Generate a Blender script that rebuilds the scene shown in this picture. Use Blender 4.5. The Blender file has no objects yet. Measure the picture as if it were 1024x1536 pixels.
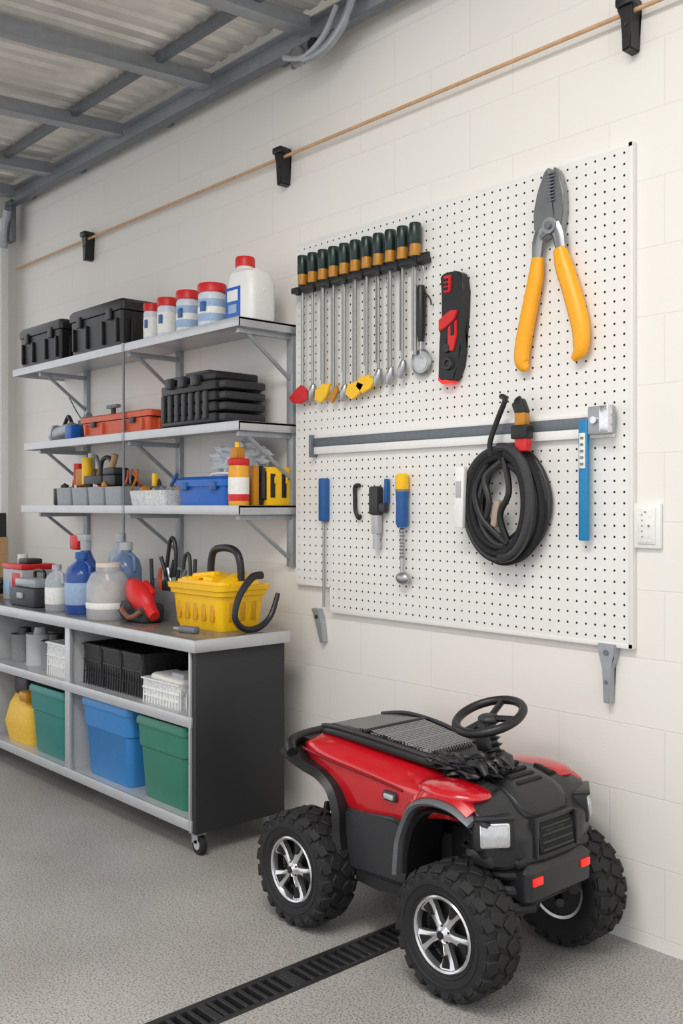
import bpy,bmesh,math,random
from mathutils import Vector,Matrix,Euler,noise
random.seed(7)
sc=bpy.context.scene
pi=math.pi
# ---------------------------------------------------------------- materials
def lin(c):
    r=[]
    for v in c:
        v=v/255.0
        r.append(v/12.92 if v<=0.04045 else ((v+0.055)/1.055)**2.4)
    return (r[0],r[1],r[2],1)
MATS={}
def M(name,col,rough=.5,metal=0,bump=.1,scale=60,var=.08,alpha=1,emit=0,trans=0,coat=0):
    if name in MATS: return MATS[name]
    m=bpy.data.materials.new(name); m.use_nodes=True
    nt=m.node_tree; N=nt.nodes; L=nt.links
    b=N['Principled BSDF']
    b.inputs['Roughness'].default_value=rough
    b.inputs['Metallic'].default_value=metal
    b.inputs['Alpha'].default_value=alpha
    if trans: b.inputs['Transmission Weight'].default_value=trans
    if coat: b.inputs['Coat Weight'].default_value=coat
    tc=N.new('ShaderNodeTexCoord'); no=N.new('ShaderNodeTexNoise'); no.inputs['Scale'].default_value=scale
    no.inputs['Detail'].default_value=4
    L.new(tc.outputs['Object'],no.inputs['Vector'])
    rp=N.new('ShaderNodeValToRGB')
    c=lin(col)
    rp.color_ramp.elements[0].position=.3; rp.color_ramp.elements[1].position=.7
    rp.color_ramp.elements[0].color=tuple(x*(1-var) for x in c[:3])+(1,)
    rp.color_ramp.elements[1].color=tuple(min(1,x*(1+var)) for x in c[:3])+(1,)
    L.new(no.outputs['Fac'],rp.inputs['Fac']); L.new(rp.outputs['Color'],b.inputs['Base Color'])
    if emit:
        b.inputs['Emission Color'].default_value=c; b.inputs['Emission Strength'].default_value=emit
    if bump:
        bp=N.new('ShaderNodeBump'); bp.inputs['Strength'].default_value=bump; bp.inputs['Distance'].default_value=.002
        L.new(no.outputs['Fac'],bp.inputs['Height']); L.new(bp.outputs['Normal'],b.inputs['Normal'])
    MATS[name]=m
    return m
blk=M('black_plastic',(24,24,26),.4)
blk2=M('black_rubber',(22,22,23),.75,bump=.4,scale=120)
dgr=M('dark_grey_plastic',(46,47,50),.45)
gry=M('grey_plastic',(120,122,125),.5)
lgr=M('light_grey',(176,178,180),.5,bump=0,var=.03)
steel=M('brushed_steel',(176,178,180),.32,.85,scale=30)
galv=M('galvanised_steel',(164,169,174),.42,.4,scale=25,var=.08,bump=.03)
galvd=M('galvanised_dark',(116,121,127),.45,.4,scale=25,var=.1,bump=.03)
shelfm=M('shelf_steel',(192,194,196),.33,.45,scale=12,var=.04,bump=.02)
chrome=M('chrome',(225,226,228),.15,1,bump=0)
white=M('white_plastic',(232,232,229),.4,bump=0,var=.02)
whitep=M('white_panel_paint',(229,228,224),.5,bump=.03,var=.015)
red=M('red_paint',(190,12,28),.18,bump=0,coat=.9,scale=8,var=.04)
redp=M('red_plastic',(205,30,32),.4)
yel=M('yellow_plastic',(246,192,10),.38,bump=.03,var=.04)
org=M('orange_grip',(244,168,16),.38,bump=.03,var=.04)
orgr=M('orange_red_case',(205,86,50),.45)
amber=M('amber_plastic',(186,126,25),.35)
grn=M('green_tub',(45,118,98),.42,bump=.02,var=.04)
teal=M('teal_tub',(35,122,116),.42,bump=.02,var=.04)
blu=M('blue_tub',(48,124,188),.42,bump=.02,var=.04)
blub=M('blue_box',(20,95,185),.4)
blud=M('blue_handle',(25,85,150),.4)
cyan=M('blue_rule',(25,125,180),.4)
dkgreen=M('dark_green_handle',(18,42,38),.3)
panelblk=M('bench_end_panel',(37,38,41),.5,bump=.05,scale=200)
pale=M('pale_blue_label',(150,175,205),.5)
label=M('paper_label',(230,230,225),.6)
clear=M('clear_plastic',(215,222,228),.15,alpha=.45,bump=0)
clearb=M('blue_clear_plastic',(45,85,165),.2,alpha=.8,bump=0)
glass=M('lens_glass',(205,208,210),.08,.3,alpha=.8,bump=.3,scale=90)
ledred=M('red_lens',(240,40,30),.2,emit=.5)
copper=M('wood_rod',(200,160,122),.5,scale=30,var=.12)
tan=M('tan_wood',(190,150,105),.6)
wire=M('white_wire_basket',(210,212,213),.5,bump=.8,scale=90,var=.3)
bwire=M('black_wire_basket',(38,38,40),.5,bump=.8,scale=90,var=.5)
def mesh_fabric():
    m=bpy.data.materials.new('seat_mesh_fabric');m.use_nodes=True
    nt=m.node_tree;N=nt.nodes;L=nt.links;b=N['Principled BSDF'];b.inputs['Roughness'].default_value=.5
    tc=N.new('ShaderNodeTexCoord');mp=N.new('ShaderNodeMapping');mp.inputs['Rotation'].default_value=(0,0,.785)
    ck=N.new('ShaderNodeTexChecker');ck.inputs['Scale'].default_value=105
    ck.inputs['Color1'].default_value=lin((150,152,150));ck.inputs['Color2'].default_value=lin((30,31,33))
    L.new(tc.outputs['Object'],mp.inputs[0]);L.new(mp.outputs[0],ck.inputs['Vector']);L.new(ck.outputs['Color'],b.inputs['Base Color'])
    bp=N.new('ShaderNodeBump');bp.inputs['Distance'].default_value=.002;L.new(ck.outputs['Fac'],bp.inputs['Height']);L.new(bp.outputs[0],b.inputs['Normal'])
    return m
seatmesh=mesh_fabric()

def wall_mat():
    m=bpy.data.materials.new('painted_block_wall'); m.use_nodes=True
    nt=m.node_tree;N=nt.nodes;L=nt.links;b=N['Principled BSDF']; b.inputs['Roughness'].default_value=.65
    tc=N.new('ShaderNodeTexCoord'); sp=N.new('ShaderNodeSeparateXYZ'); cb=N.new('ShaderNodeCombineXYZ')
    L.new(tc.outputs['Object'],sp.inputs[0])
    a=N.new('ShaderNodeMath');a.operation='ADD';a.inputs[1].default_value=1.872
    c=N.new('ShaderNodeMath');c.operation='SUBTRACT';c.inputs[1].default_value=.045
    L.new(sp.outputs['X'],a.inputs[0]);L.new(sp.outputs['Z'],c.inputs[0])
    L.new(a.outputs[0],cb.inputs[0]);L.new(c.outputs[0],cb.inputs[1])
    br=N.new('ShaderNodeTexBrick'); br.inputs['Scale'].default_value=1
    br.inputs['Brick Width'].default_value=.41; br.inputs['Row Height'].default_value=.225
    br.inputs['Mortar Size'].default_value=.003; br.inputs['Mortar Smooth'].default_value=.8
    br.inputs['Color1'].default_value=lin((232,229,223)); br.inputs['Color2'].default_value=lin((231,227,221)); br.inputs['Mortar'].default_value=lin((224,220,214))
    L.new(cb.outputs[0],br.inputs['Vector'])
    L.new(br.outputs['Color'],b.inputs['Base Color'])
    no=N.new('ShaderNodeTexNoise'); no.inputs['Scale'].default_value=110;no.inputs['Detail'].default_value=5; L.new(tc.outputs['Object'],no.inputs['Vector'])
    mx=N.new('ShaderNodeMath');mx.operation='MULTIPLY_ADD';mx.inputs[1].default_value=-1
    n2=N.new('ShaderNodeMath');n2.operation='MULTIPLY';n2.inputs[1].default_value=.35
    L.new(no.outputs['Fac'],n2.inputs[0]);L.new(br.outputs['Fac'],mx.inputs[0]);L.new(n2.outputs[0],mx.inputs[2])
    bp=N.new('ShaderNodeBump');bp.inputs['Strength'].default_value=.3;bp.inputs['Distance'].default_value=.0028
    L.new(mx.outputs[0],bp.inputs['Height']);L.new(bp.outputs[0],b.inputs['Normal'])
    return m
def floor_mat():
    m=bpy.data.materials.new('speckled_concrete'); m.use_nodes=True
    nt=m.node_tree;N=nt.nodes;L=nt.links;b=N['Principled BSDF']; b.inputs['Roughness'].default_value=.5
    tc=N.new('ShaderNodeTexCoord')
    n1=N.new('ShaderNodeTexNoise');n1.inputs['Scale'].default_value=1.6;n1.inputs['Detail'].default_value=6
    n2=N.new('ShaderNodeTexVoronoi');n2.inputs['Scale'].default_value=130
    n3=N.new('ShaderNodeTexNoise');n3.inputs['Scale'].default_value=150;n3.inputs['Detail'].default_value=3
    for n in(n1,n2,n3): L.new(tc.outputs['Object'],n.inputs['Vector'])
    r1=N.new('ShaderNodeValToRGB');r1.color_ramp.elements[0].position=.35;r1.color_ramp.elements[1].position=.65
    r1.color_ramp.elements[0].color=lin((162,159,155));r1.color_ramp.elements[1].color=lin((180,177,173))
    L.new(n1.outputs['Fac'],r1.inputs['Fac'])
    r2=N.new('ShaderNodeValToRGB');r2.color_ramp.elements[0].position=.36;r2.color_ramp.elements[0].color=(.30,.29,.28,1)
    r2.color_ramp.elements[1].position=.52;r2.color_ramp.elements[1].color=(1,1,1,1)
    L.new(n3.outputs['Fac'],r2.inputs['Fac'])
    mx=N.new('ShaderNodeMix');mx.data_type='RGBA';mx.blend_type='MULTIPLY';mx.inputs[0].default_value=.85
    L.new(r1.outputs[0],mx.inputs[6]);L.new(r2.outputs[0],mx.inputs[7])
    r3=N.new('ShaderNodeValToRGB');r3.color_ramp.elements[0].position=.0;r3.color_ramp.elements[0].color=(1.2,1.2,1.2,1)
    r3.color_ramp.elements[1].position=.5;r3.color_ramp.elements[1].color=(.9,.9,.9,1)
    L.new(n2.outputs['Distance'],r3.inputs['Fac'])
    m2=N.new('ShaderNodeMix');m2.data_type='RGBA';m2.blend_type='MULTIPLY';m2.inputs[0].default_value=.5
    L.new(mx.outputs[2],m2.inputs[6]);L.new(r3.outputs[0],m2.inputs[7])
    L.new(m2.outputs[2],b.inputs['Base Color'])
    bp=N.new('ShaderNodeBump');bp.inputs['Strength'].default_value=.2;bp.inputs['Distance'].default_value=.002
    L.new(n3.outputs['Fac'],bp.inputs['Height']);L.new(bp.outputs[0],b.inputs['Normal'])
    return m
WALL=wall_mat(); FLOOR=floor_mat()

# ---------------------------------------------------------------- builder
def catmull(pts,n,closed=False):
    P=[Vector(p) for p in pts]; out=[]
    m=len(P); rng=range(m if closed else m-1)
    for i in rng:
        if closed: p0,p1,p2,p3=P[(i-1)%m],P[i],P[(i+1)%m],P[(i+2)%m]
        else: p0,p1,p2,p3=P[max(i-1,0)],P[i],P[i+1],P[min(i+2,m-1)]
        for k in range(n):
            t=k/n
            out.append(.5*((2*p1)+(-p0+p2)*t+(2*p0-5*p1+4*p2-p3)*t*t+(-p0+3*p1-3*p2+p3)*t**3))
    if not closed: out.append(P[-1])
    return out
class Obj:
    def __init__(s,name,loc=(0,0,0),rotz=0,parent=None):
        s.name=name;s.loc=loc;s.rotz=rotz;s.parent=parent;s.bm=bmesh.new();s.mats=[]
    def add(s,tb,mat,at=(0,0,0),rot=(0,0,0),MX=None,sub=0):
        if mat.name not in [m.name for m in s.mats]: s.mats.append(mat)
        idx=[m.name for m in s.mats].index(mat.name)
        bmesh.ops.recalc_face_normals(tb,faces=tb.faces[:])
        if sub:
            me=bpy.data.meshes.new('t');tb.to_mesh(me);o=bpy.data.objects.new('t',me);sc.collection.objects.link(o)
            md=o.modifiers.new('s','SUBSURF');md.levels=sub;md.render_levels=sub
            dg=bpy.context.evaluated_depsgraph_get();ev=o.evaluated_get(dg);m2=bpy.data.meshes.new_from_object(ev)
            tb.free();tb=bmesh.new();tb.from_mesh(m2)
            bpy.data.objects.remove(o);bpy.data.meshes.remove(me);bpy.data.meshes.remove(m2)
        T=Matrix.Translation(Vector(at))@Euler(rot).to_matrix().to_4x4()
        if MX is not None: T=MX@T
        tb.transform(T)
        for f in tb.faces: f.material_index=idx
        me=bpy.data.meshes.new('t');tb.to_mesh(me);tb.free();s.bm.from_mesh(me);bpy.data.meshes.remove(me)
        return s
    def box(s,c,size,mat,bevel=.003,rot=(0,0,0),top=None,MX=None,seg=2):
        tb=bmesh.new();bmesh.ops.create_cube(tb,size=1)
        for v in tb.verts:
            k=(top if (top and v.co.z>0) else 1)
            v.co=Vector((v.co.x*size[0]*k,v.co.y*size[1]*k,v.co.z*size[2]))
        if bevel:
            bmesh.ops.bevel(tb,geom=tb.edges[:],offset=min(bevel,min(size)*.45),segments=seg,affect='EDGES',profile=.5)
        return s.add(tb,mat,c,rot,MX)
    def cyl(s,p0,p1,r0,mat,r1=None,seg=20,MX=None):
        r1=r0 if r1 is None else r1
        p0=Vector(p0);p1=Vector(p1);d=p1-p0
        tb=bmesh.new();bmesh.ops.create_cone(tb,cap_ends=True,segments=seg,radius1=r0,radius2=r1,depth=d.length)
        q=d.to_track_quat('Z','Y').to_matrix().to_4x4()
        tb.transform(Matrix.Translation((p0+p1)/2)@q)
        return s.add(tb,mat,MX=MX)
    def tube(s,pts,r,mat,n=6,seg=10,closed=False,MX=None,flat=None):
        m=len(pts)
        rs=r if isinstance(r,(list,tuple)) else [r]*m
        C=catmull(pts,n,closed)
        R=catmull([(x,0,0) for x in rs],n,closed)
        tb=bmesh.new();rings=[];up=None
        k=len(C)
        for i,c in enumerate(C):
            if closed: t=(C[(i+1)%k]-C[i-1])
            else: t=C[min(i+1,k-1)]-C[max(i-1,0)]
            t.normalize()
            if up is None: up=t.orthogonal().normalized()
            up=(up-t*up.dot(t)).normalized(); sd=t.cross(up)
            rr=R[i].x; ring=[]
            for j in range(seg):
                a=2*pi*j/seg
                o=up*math.cos(a)*rr+sd*math.sin(a)*rr
                if flat: o=Vector((o.x*flat[0],o.y*flat[1],o.z*flat[2]))
                ring.append(tb.verts.new(c+o))
            rings.append(ring)
        for i in range(k if closed else k-1):
            a=rings[i];b=rings[(i+1)%k]
            if closed and i==k-1:
                best=min(range(seg),key=lambda q:(a[0].co-b[q].co).length)
                b=b[best:]+b[:best]
            for j in range(seg): tb.faces.new((a[j],a[(j+1)%seg],b[(j+1)%seg],b[j]))
        if not closed:
            tb.faces.new(rings[0]);tb.faces.new(rings[-1])
        return s.add(tb,mat,MX=MX)
    def lathe(s,prof,mat,at=(0,0,0),rot=(0,0,0),seg=28,MX=None):
        tb=bmesh.new();rings=[]
        for r,z in prof:
            if r<1e-5: rings.append([tb.verts.new((0,0,z))])
            else: rings.append([tb.verts.new((r*math.cos(2*pi*j/seg),r*math.sin(2*pi*j/seg),z)) for j in range(seg)])
        for a,b in zip(rings,rings[1:]):
            for j in range(seg):
                j2=(j+1)%seg
                if len(a)==1 and len(b)==1: continue
                if len(a)==1: tb.faces.new((a[0],b[j],b[j2]))
                elif len(b)==1: tb.faces.new((a[j],a[j2],b[0]))
                else: tb.faces.new((a[j],a[j2],b[j2],b[j]))
        return s.add(tb,mat,at,rot,MX)
    def prism(s,poly,y0,y1,mat,bevel=0,at=(0,0,0),rot=(0,0,0),MX=None,sc2=(1,1)):
        tb=bmesh.new()
        a=[tb.verts.new((x*sc2[0],y0,z*sc2[1])) for x,z in poly]
        b=[tb.verts.new((x*sc2[0],y1,z*sc2[1])) for x,z in poly]
        n=len(poly)
        tb.faces.new(a);tb.faces.new(b)
        for i in range(n): tb.faces.new((a[i],a[(i+1)%n],b[(i+1)%n],b[i]))
        if bevel: bmesh.ops.bevel(tb,geom=tb.edges[:],offset=bevel,segments=2,affect='EDGES')
        return s.add(tb,mat,at,rot,MX)
    def loft(s,secs,mat,sub=0,at=(0,0,0),rot=(0,0,0),MX=None,cap=True):
        tb=bmesh.new();R=[[tb.verts.new(p) for p in q] for q in secs];n=len(secs[0])
        for a,b in zip(R,R[1:]):
            for j in range(n): tb.faces.new((a[j],a[(j+1)%n],b[(j+1)%n],b[j]))
        if cap: tb.faces.new(R[0]);tb.faces.new(R[-1])
        return s.add(tb,mat,at,rot,MX,sub)
    def rr(s,secs,mat,at=(0,0,0),rot=(0,0,0),n=4,MX=None):
        S=[]
        for cx,cy,w,d,z,r in secs:
            r=min(r,w*.499,d*.499);ring=[]
            for q,(sx,sy) in enumerate(((1,1),(-1,1),(-1,-1),(1,-1))):
                for k in range(n+1):
                    a=pi/2*q+pi/2*k/n
                    ring.append((cx+sx*(w/2-r)+r*math.cos(a),cy+sy*(d/2-r)+r*math.sin(a),z))
            S.append(ring)
        return s.loft(S,mat,0,at,rot,MX)
    def sph(s,c,r,mat,sub=3,disp=0,freq=10,MX=None,rot=(0,0,0)):
        tb=bmesh.new();bmesh.ops.create_icosphere(tb,subdivisions=sub,radius=1)
        for v in tb.verts:
            k=1+disp*noise.noise(v.co*freq*.3+Vector(c)*7)
            v.co=Vector((v.co.x*r[0]*k,v.co.y*r[1]*k,v.co.z*r[2]*k))
        return s.add(tb,mat,c,rot,MX)
    def done(s):
        for f in s.bm.faces: f.smooth=True
        for e in s.bm.edges:
            if len(e.link_faces)==2 and e.calc_face_angle(0)>.62: e.smooth=False
        me=bpy.data.meshes.new(s.name);s.bm.to_mesh(me);s.bm.free()
        for m in s.mats: me.materials.append(m)
        o=bpy.data.objects.new(s.name,me);sc.collection.objects.link(o)
        o.location=s.loc;o.rotation_euler=(0,0,s.rotz)
        if s.parent: o.parent=s.parent
        return o
def empty(name,loc,rotz=0):
    e=bpy.data.objects.new(name,None);e.location=loc;e.rotation_euler=(0,0,rotz);e.empty_display_size=.1;sc.collection.objects.link(e);return e

# ---------------------------------------------------------------- room shell
w=Obj('wall_back');w.box((-1.8,.1,2.0),(9.6,.2,4.0),WALL,0);w.done()
w=Obj('wall_left');w.box((-6.68,-.13,2.0),(.16,.26,4.0),whitep,0);w.box((-6.68,-3.13,3.78),(.16,5.74,.44),whitep,0);w.done()
f=Obj('floor')
def quad(o,pts,mat):
    tb=bmesh.new();tb.faces.new([tb.verts.new(p) for p in pts]);o.add(tb,mat)
DX0,DX1=-2.415,-2.275
quad(f,[(-12,-8,0),(DX0,-8,0),(DX0,0,0),(-12,0,0)],FLOOR)
quad(f,[(DX1,-8,0),(4,-8,0),(4,0,0),(DX1,0,0)],FLOOR)
pit=M('drain_pit',(14,14,15),.9)
quad(f,[(DX0,-8,-.07),(DX1,-8,-.07),(DX1,0,-.07),(DX0,0,-.07)],pit)
quad(f,[(DX0,-8,-.07),(DX0,-8,0),(DX0,0,0),(DX0,0,-.07)],pit)
quad(f,[(DX1,-8,-.07),(DX1,-8,0),(DX1,0,0),(DX1,0,-.07)],pit)
fo=f.done()
c=Obj('ceiling');c.box((-2.8,-3.2,4.05),(8,6.4,.1),whitep,0);c.done()
d=Obj('drain_grate')
castiron=M('cast_iron',(58,58,60),.45,.4,bump=.3)
for x in (DX0+.011,DX1-.011): d.box((x,-2.5,-.008),(.022,4.98,.02),castiron,.002)
y=-4.98
while y<-.02:
    d.box(((DX0+DX1)/2,y,-.010),(.1,.014,.022),castiron,.001,seg=1); y+=.036
y=-4.9
while y<0:
    d.box(((DX0+DX1)/2,y,-.009),(.11,.024,.021),castiron,.001,seg=1); y+=.30
d.done()

# ---------------------------------------------------------------- overhead garage door
def zt(Y): return 3.55+.06*(Y+.08)
od=Obj('overhead_garage_door')
sheet=M('door_sheet_metal',(232,229,222),.28,.25,bump=.15,scale=6,var=.12)
tb=bmesh.new();rows=[]
nx=420
for i in range(nx+1):
    X=-6.45+3.75*i/nx
    ph=(X*9)%1
    h=.014*(1 if ph<.25 else 0 if .35<ph<.9 else .5)
    rows.append([tb.verts.new((X,Y,zt(Y)+.065+h)) for Y in (-.13,-3.9)])
for a,b in zip(rows,rows[1:]): tb.faces.new((a[0],a[1],b[1],b[0]))
od.add(tb,sheet)
ang=math.atan(.06)
for X in (-3.30,-4.06,-4.92,-5.78,-6.35):
    od.box((X,-2.01,zt(-2.0)+.0),(.05,3.76,.07),galv,.004,rot=(ang,0,0))
    od.box((X,-2.01,zt(-2.0)-.035),(.078,3.76,.006),galv,.001,rot=(ang,0,0))
for Y in (-.43,-1.5,-2.6):
    od.box((-4.6,Y,zt(Y)+.035),(3.7,.035,.045),galvd,.003)
od.done()
tr=Obj('door_track')
tr.box((-4.35,-.075,3.535),(4.3,.012,.10),galv,.002)
tr.box((-4.35,-.095,3.588),(4.3,.05,.008),galv,.002)
tr.box((-4.35,-.095,3.482),(4.3,.05,.008),galvd,.002)
for X in (-2.6,-3.6,-4.6,-5.6,-6.3):
    tr.box((X,-.04,3.535),(.05,.07,.05),galvd,.002)
tr.done()
tr=Obj('vertical_door_track')
tr.box((-6.53,-.12,1.7),(.04,.05,3.4),whitep,.003)
tr.box((-6.49,-.09,3.38),(.10,.04,.28),galvd,.004)
tr.tube([(-6.51,-.13,3.2),(-6.49,-.13,3.32),(-6.44,-.13,3.44)],.028,galv)
tr.done()
rb=Obj('door_roller_arm')
rb.box((-3.3,-.14,3.43),(.20,.02,.09),galvd,.006)
rb.lathe([(0,-.015),(.040,-.015),(.045,0),(.040,.015),(0,.015)],steel,(-3.34,-.15,3.42),(pi/2,0,0))
rb.lathe([(0,-.015),(.025,-.015),(.03,0),(.025,.015),(0,.015)],blk,(-3.24,-.15,3.44),(pi/2,0,0))
rb.tube([(-3.38,-.14,3.44),(-3.28,-.15,3.395),(-3.16,-.14,3.41),(-3.05,-.13,3.50),(-2.98,-.13,3.64)],.02,galv)
rb.tube([(-3.44,-.15,3.45),(-3.3,-.16,3.40),(-3.18,-.15,3.45),(-3.10,-.14,3.56)],.013,lgr)
rb.done()

rd=Obj('wall_rod');rd.cyl((-6.5,-.040,3.07),(-1.0,-.040,3.07),.0075,copper);rd.done()
for X in (-5.50,-3.60,-1.775):
    k=Obj('rod_clip',(X,0,3.055))
    k.prism([(-.032,.055),(.026,.06),(.03,.03),(.022,.015),(.020,-.11),(-.012,-.115),(-.012,.0),(-.03,.02)],-.06,-.0,blk,.004)
    k.box((0,-.05,.045),(.062,.045,.03),blk,.006)
    k.cyl((.004,-.064,-.03),(.004,-.058,-.03),.006,dgr,seg=10)
    k.done()

# ---------------------------------------------------------------- pegboard
pb=Obj('pegboard')
def perf(o,x0,x1,z0,z1,yf,pitch,r,mat):
    nx=round((x1-x0)/pitch);nz=round((z1-z0)/pitch);px=(x1-x0)/nx;pz=(z1-z0)/nz
    tb=bmesh.new()
    for i in range(nx):
        for j in range(nz):
            cx=x0+(i+.5)*px;cz=z0+(j+.5)*pz;O=[];I=[]
            for k in range(8):
                a=k*pi/4;ca,sa=math.cos(a),math.sin(a);m=max(abs(ca),abs(sa))
                O.append(tb.verts.new((cx+ca/m*px/2,yf,cz+sa/m*pz/2)));I.append(tb.verts.new((cx+ca*r,yf,cz+sa*r)))
            for k in range(8):
                tb.faces.new((O[k],O[(k+1)%8],I[(k+1)%8],I[k]))
    bmesh.ops.remove_doubles(tb,verts=tb.verts[:],dist=.0001)
    o.add(tb,mat)
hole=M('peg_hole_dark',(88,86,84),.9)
PX0,PX1,PZ0,PZ1=-3.27,-1.768,.976,2.65
perf(pb,PX0,PX1-.012,PZ0+.012,PZ1-.012,-.0255,.0372,.0043,whitep)
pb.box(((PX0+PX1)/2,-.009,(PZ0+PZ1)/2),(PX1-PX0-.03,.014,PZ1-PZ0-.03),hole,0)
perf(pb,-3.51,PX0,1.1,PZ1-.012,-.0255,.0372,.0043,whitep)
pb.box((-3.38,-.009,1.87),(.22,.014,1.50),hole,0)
pb.box((PX1-.007,-.013,(PZ0+PZ1)/2),(.016,.0262,PZ1-PZ0),whitep,.001)
pb.box(((PX0+PX1)/2,-.013,PZ0+.007),(PX1-PX0,.0262,.016),whitep,.001)
pb.box(((-3.51+PX1)/2,-.013,PZ1-.007),(PX1+3.51,.0262,.016),whitep,.001)
pb.box((-3.39,-.013,1.093),(.24,.0262,.014),whitep,.001)
pb.box((PX0-.002,-.013,1.04),(.006,.0262,.12),whitep,.001)
pb.done()
F=-.0265

b=Obj('wall_bracket',(-1.862,0,.975))
b.prism([(-.035,.01),(.035,.01),(.03,-.03),(.014,-.07),(.012,-.19),(-.012,-.19),(-.012,-.08),(-.03,-.03)],-.035,-.0,galv,.003)
b.cyl((0,-.036,-.12),(0,-.03,-.12),.008,galvd);b.cyl((0,-.038,-.02),(0,-.03,-.02),.01,galvd);b.done()
b=Obj('wall_clip',(-3.36,0,.92))
b.prism([(-.04,.065),(.01,.065),(.03,.01),(.045,-.08),(.02,-.085),(-.005,0)],-.03,0,galv,.003);b.cyl((0,-.034,.03),(0,-.028,.03),.009,dgr);b.done()
b=Obj('switch_plate',(-1.722,0,1.383))
b.box((0,-.008,0),(.10,.016,.148),white,.005);b.box((.0,-.018,0),(.066,.008,.118),white,.003);b.box((0,-.020,0),(.058,.008,.108),label,.002)
for j in range(5): b.cyl((-.012,-.0255,-.036+.018*j),(-.012,-.023,-.036+.018*j),.0025,gry,seg=8)
b.cyl((.012,-.0255,.0),(.012,-.023,.0),.004,gry,seg=10);b.cyl((.0,-.0255,.045),(.0,-.023,.045),.003,gry,seg=8)
b.done()

# ---------------------------------------------------------------- screwdriver rack
r=Obj('screwdriver_rack',(.03,0,-.012))
r.box((-3.1,F-.03,2.435),(.82,.05,.026),blk,.004);r.box((-3.1,F-.008,2.46),(.80,.016,.02),blk,.003)
for i in range(8): r.box((-3.46+i*.104,F-.052,2.425),(.022,.02,.034),blk,.004)
xs=[-3.45+.0700*i for i in range(11)]
sm=M('shaft_steel',(160,160,158),.35,.7,bump=0)
tipc=[redp,steel,yel,amber,steel,yel,yel,yel,steel,steel,steel]
for i,x in enumerate(xs):
    yy=F-.035
    r.lathe([(0,.0),(.016,.002),(.021,.01),(.021,.055),(.0245,.06),(.0245,.137),(.022,.142),(0,.143)],dkgreen,(x,yy,2.445),seg=10)
    r.lathe([(.0215,.008),(.0222,.012),(.0222,.058),(.0215,.062)],amber,(x,yy,2.447),seg=10)
    r.cyl((x,yy,2.42),(x,yy,2.44),.013,gry)
    bot=[1.98,1.975,1.965,1.955,1.955,1.96,1.98,2.0,2.0,2.02,2.06][i]
    r.cyl((x,yy,2.43),(x,yy,bot),.0065 if i%2 else .008,sm,seg=10)
    if i>1: r.cyl((x-.028,yy+.015,2.43),(x-.028,yy+.015,bot+random.uniform(.02,.12)),.005,sm,seg=8)
    if i==0:
        r.prism([(-.085,-.035),(-.04,.01),(-.01,.035),(.03,.02),(.055,-.02),(.0,-.05),(-.05,-.055)],-.006,.006,redp,.002,at=(x,yy-.004,bot-.01),rot=(.0,.2,0))
    elif i in(2,5,6):
        r.prism([(-.04,-.045),(-.045,.0),(-.015,.015),(0,.035),(.02,.03),(.05,.04),(.04,-.01),(.01,-.05)],-.006,.006,tipc[i],.002,at=(x,yy-.004,bot-.0),rot=(0,.1*i,0))
    elif i==3:
        r.prism([(-.03,-.02),(.03,.03),(.04,0),(.0,-.05)],-.006,.006,amber,.002,at=(x,yy-.004,bot))
    elif i<10:
        r.lathe([(0,-.045),(.012,-.045),(.02,-.01),(.014,.02),(.007,.03)],steel,(x,yy,bot),(0,.3,0),seg=12)
r.done()
m=Obj('inspection_mirror',(-2.70,F,2.0))
m.tube([(-.02,-.02,.39),(-.0,-.03,.405),(.02,-.03,.39),(.005,-.022,.33)],.003,steel)
m.lathe([(0,0),(.012,.002),(.016,.03),(.02,.1),(.02,.2),(.014,.225),(0,.23)],blk,(0,-.022,.1),seg=16)
m.cyl((0,-.022,.05),(0,-.022,.11),.007,steel)
m.lathe([(.0,-.008),(.048,-.008),(.054,0),(.048,.008),(.044,.002),(0,.002)],steel,(0,-.022,.02),(pi/2,0,0))
m.lathe([(0,.0),(.03,.0),(.034,.003),(.02,.006),(0,.007)],glass,(0,-.022,.02),(pi/2,0,0))
m.tube([(.012,-.02,.30),(.035,-.02,.28),(.05,-.02,.26),(.052,-.02,.24)],.003,blk)
m.done()
t=Obj('cordless_tool',(-2.518,F,2.132))
S=(.0029,.00243)
t.prism([(-20,83),(-12,88),(10,87),(18,80),(20,55),(19,25),(14,-10),(16,-40),(11,-62),(4,-84),(-18,-84),(-24,-78),(-21,-50),(-20,-20),(-16,15),(-16,50)],-.05,-.002,blk,.006,sc2=S)
t.prism([(-12,82),(2,82),(0,55),(-12,55)],-.056,-.04,redp,.003,sc2=S)
for q in (75,68,61): t.prism([(-10,q+2),(-3,q+2),(-3,q-2),(-10,q-2)],-.06,-.05,blk,.0005,sc2=S)
t.prism([(-20,14),(0,26),(14,24),(8,10),(-10,-2),(-20,-4)],-.058,-.045,redp,.003,sc2=S)
t.prism([(-4,0),(12,10),(12,-14),(6,-38),(-4,-38)],-.057,-.045,redp,.003,sc2=S)
t.prism([(2,4),(8,6),(8,-14),(2,-14)],-.06,-.05,blk,.001,sc2=S)
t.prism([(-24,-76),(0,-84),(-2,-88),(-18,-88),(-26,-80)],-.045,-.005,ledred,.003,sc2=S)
t.lathe([(0,-.01),(.022,-.01),(.026,0),(.022,.012),(.014,.012),(.012,.004),(0,.004)],dgr,(-.01,-.05,-.140),(pi/2,0,0))
t.lathe([(0,-.008),(.016,-.008),(.018,0),(.016,.006),(0,.006)],dgr,(-.018,-.054,-.08),(pi/2,0,0))
for q in range(4): t.prism([(-16,-18-q*4),(-8,-18-q*4),(-8,-16-q*4),(-16,-16-q*4)],-.053,-.048,dgr,0,sc2=S)
t.tube([(-.045,-.02,.05),(-.07,-.02,.02),(-.06,-.02,-.01),(-.04,-.02,.0)],.005,blk)
t.done()
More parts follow.
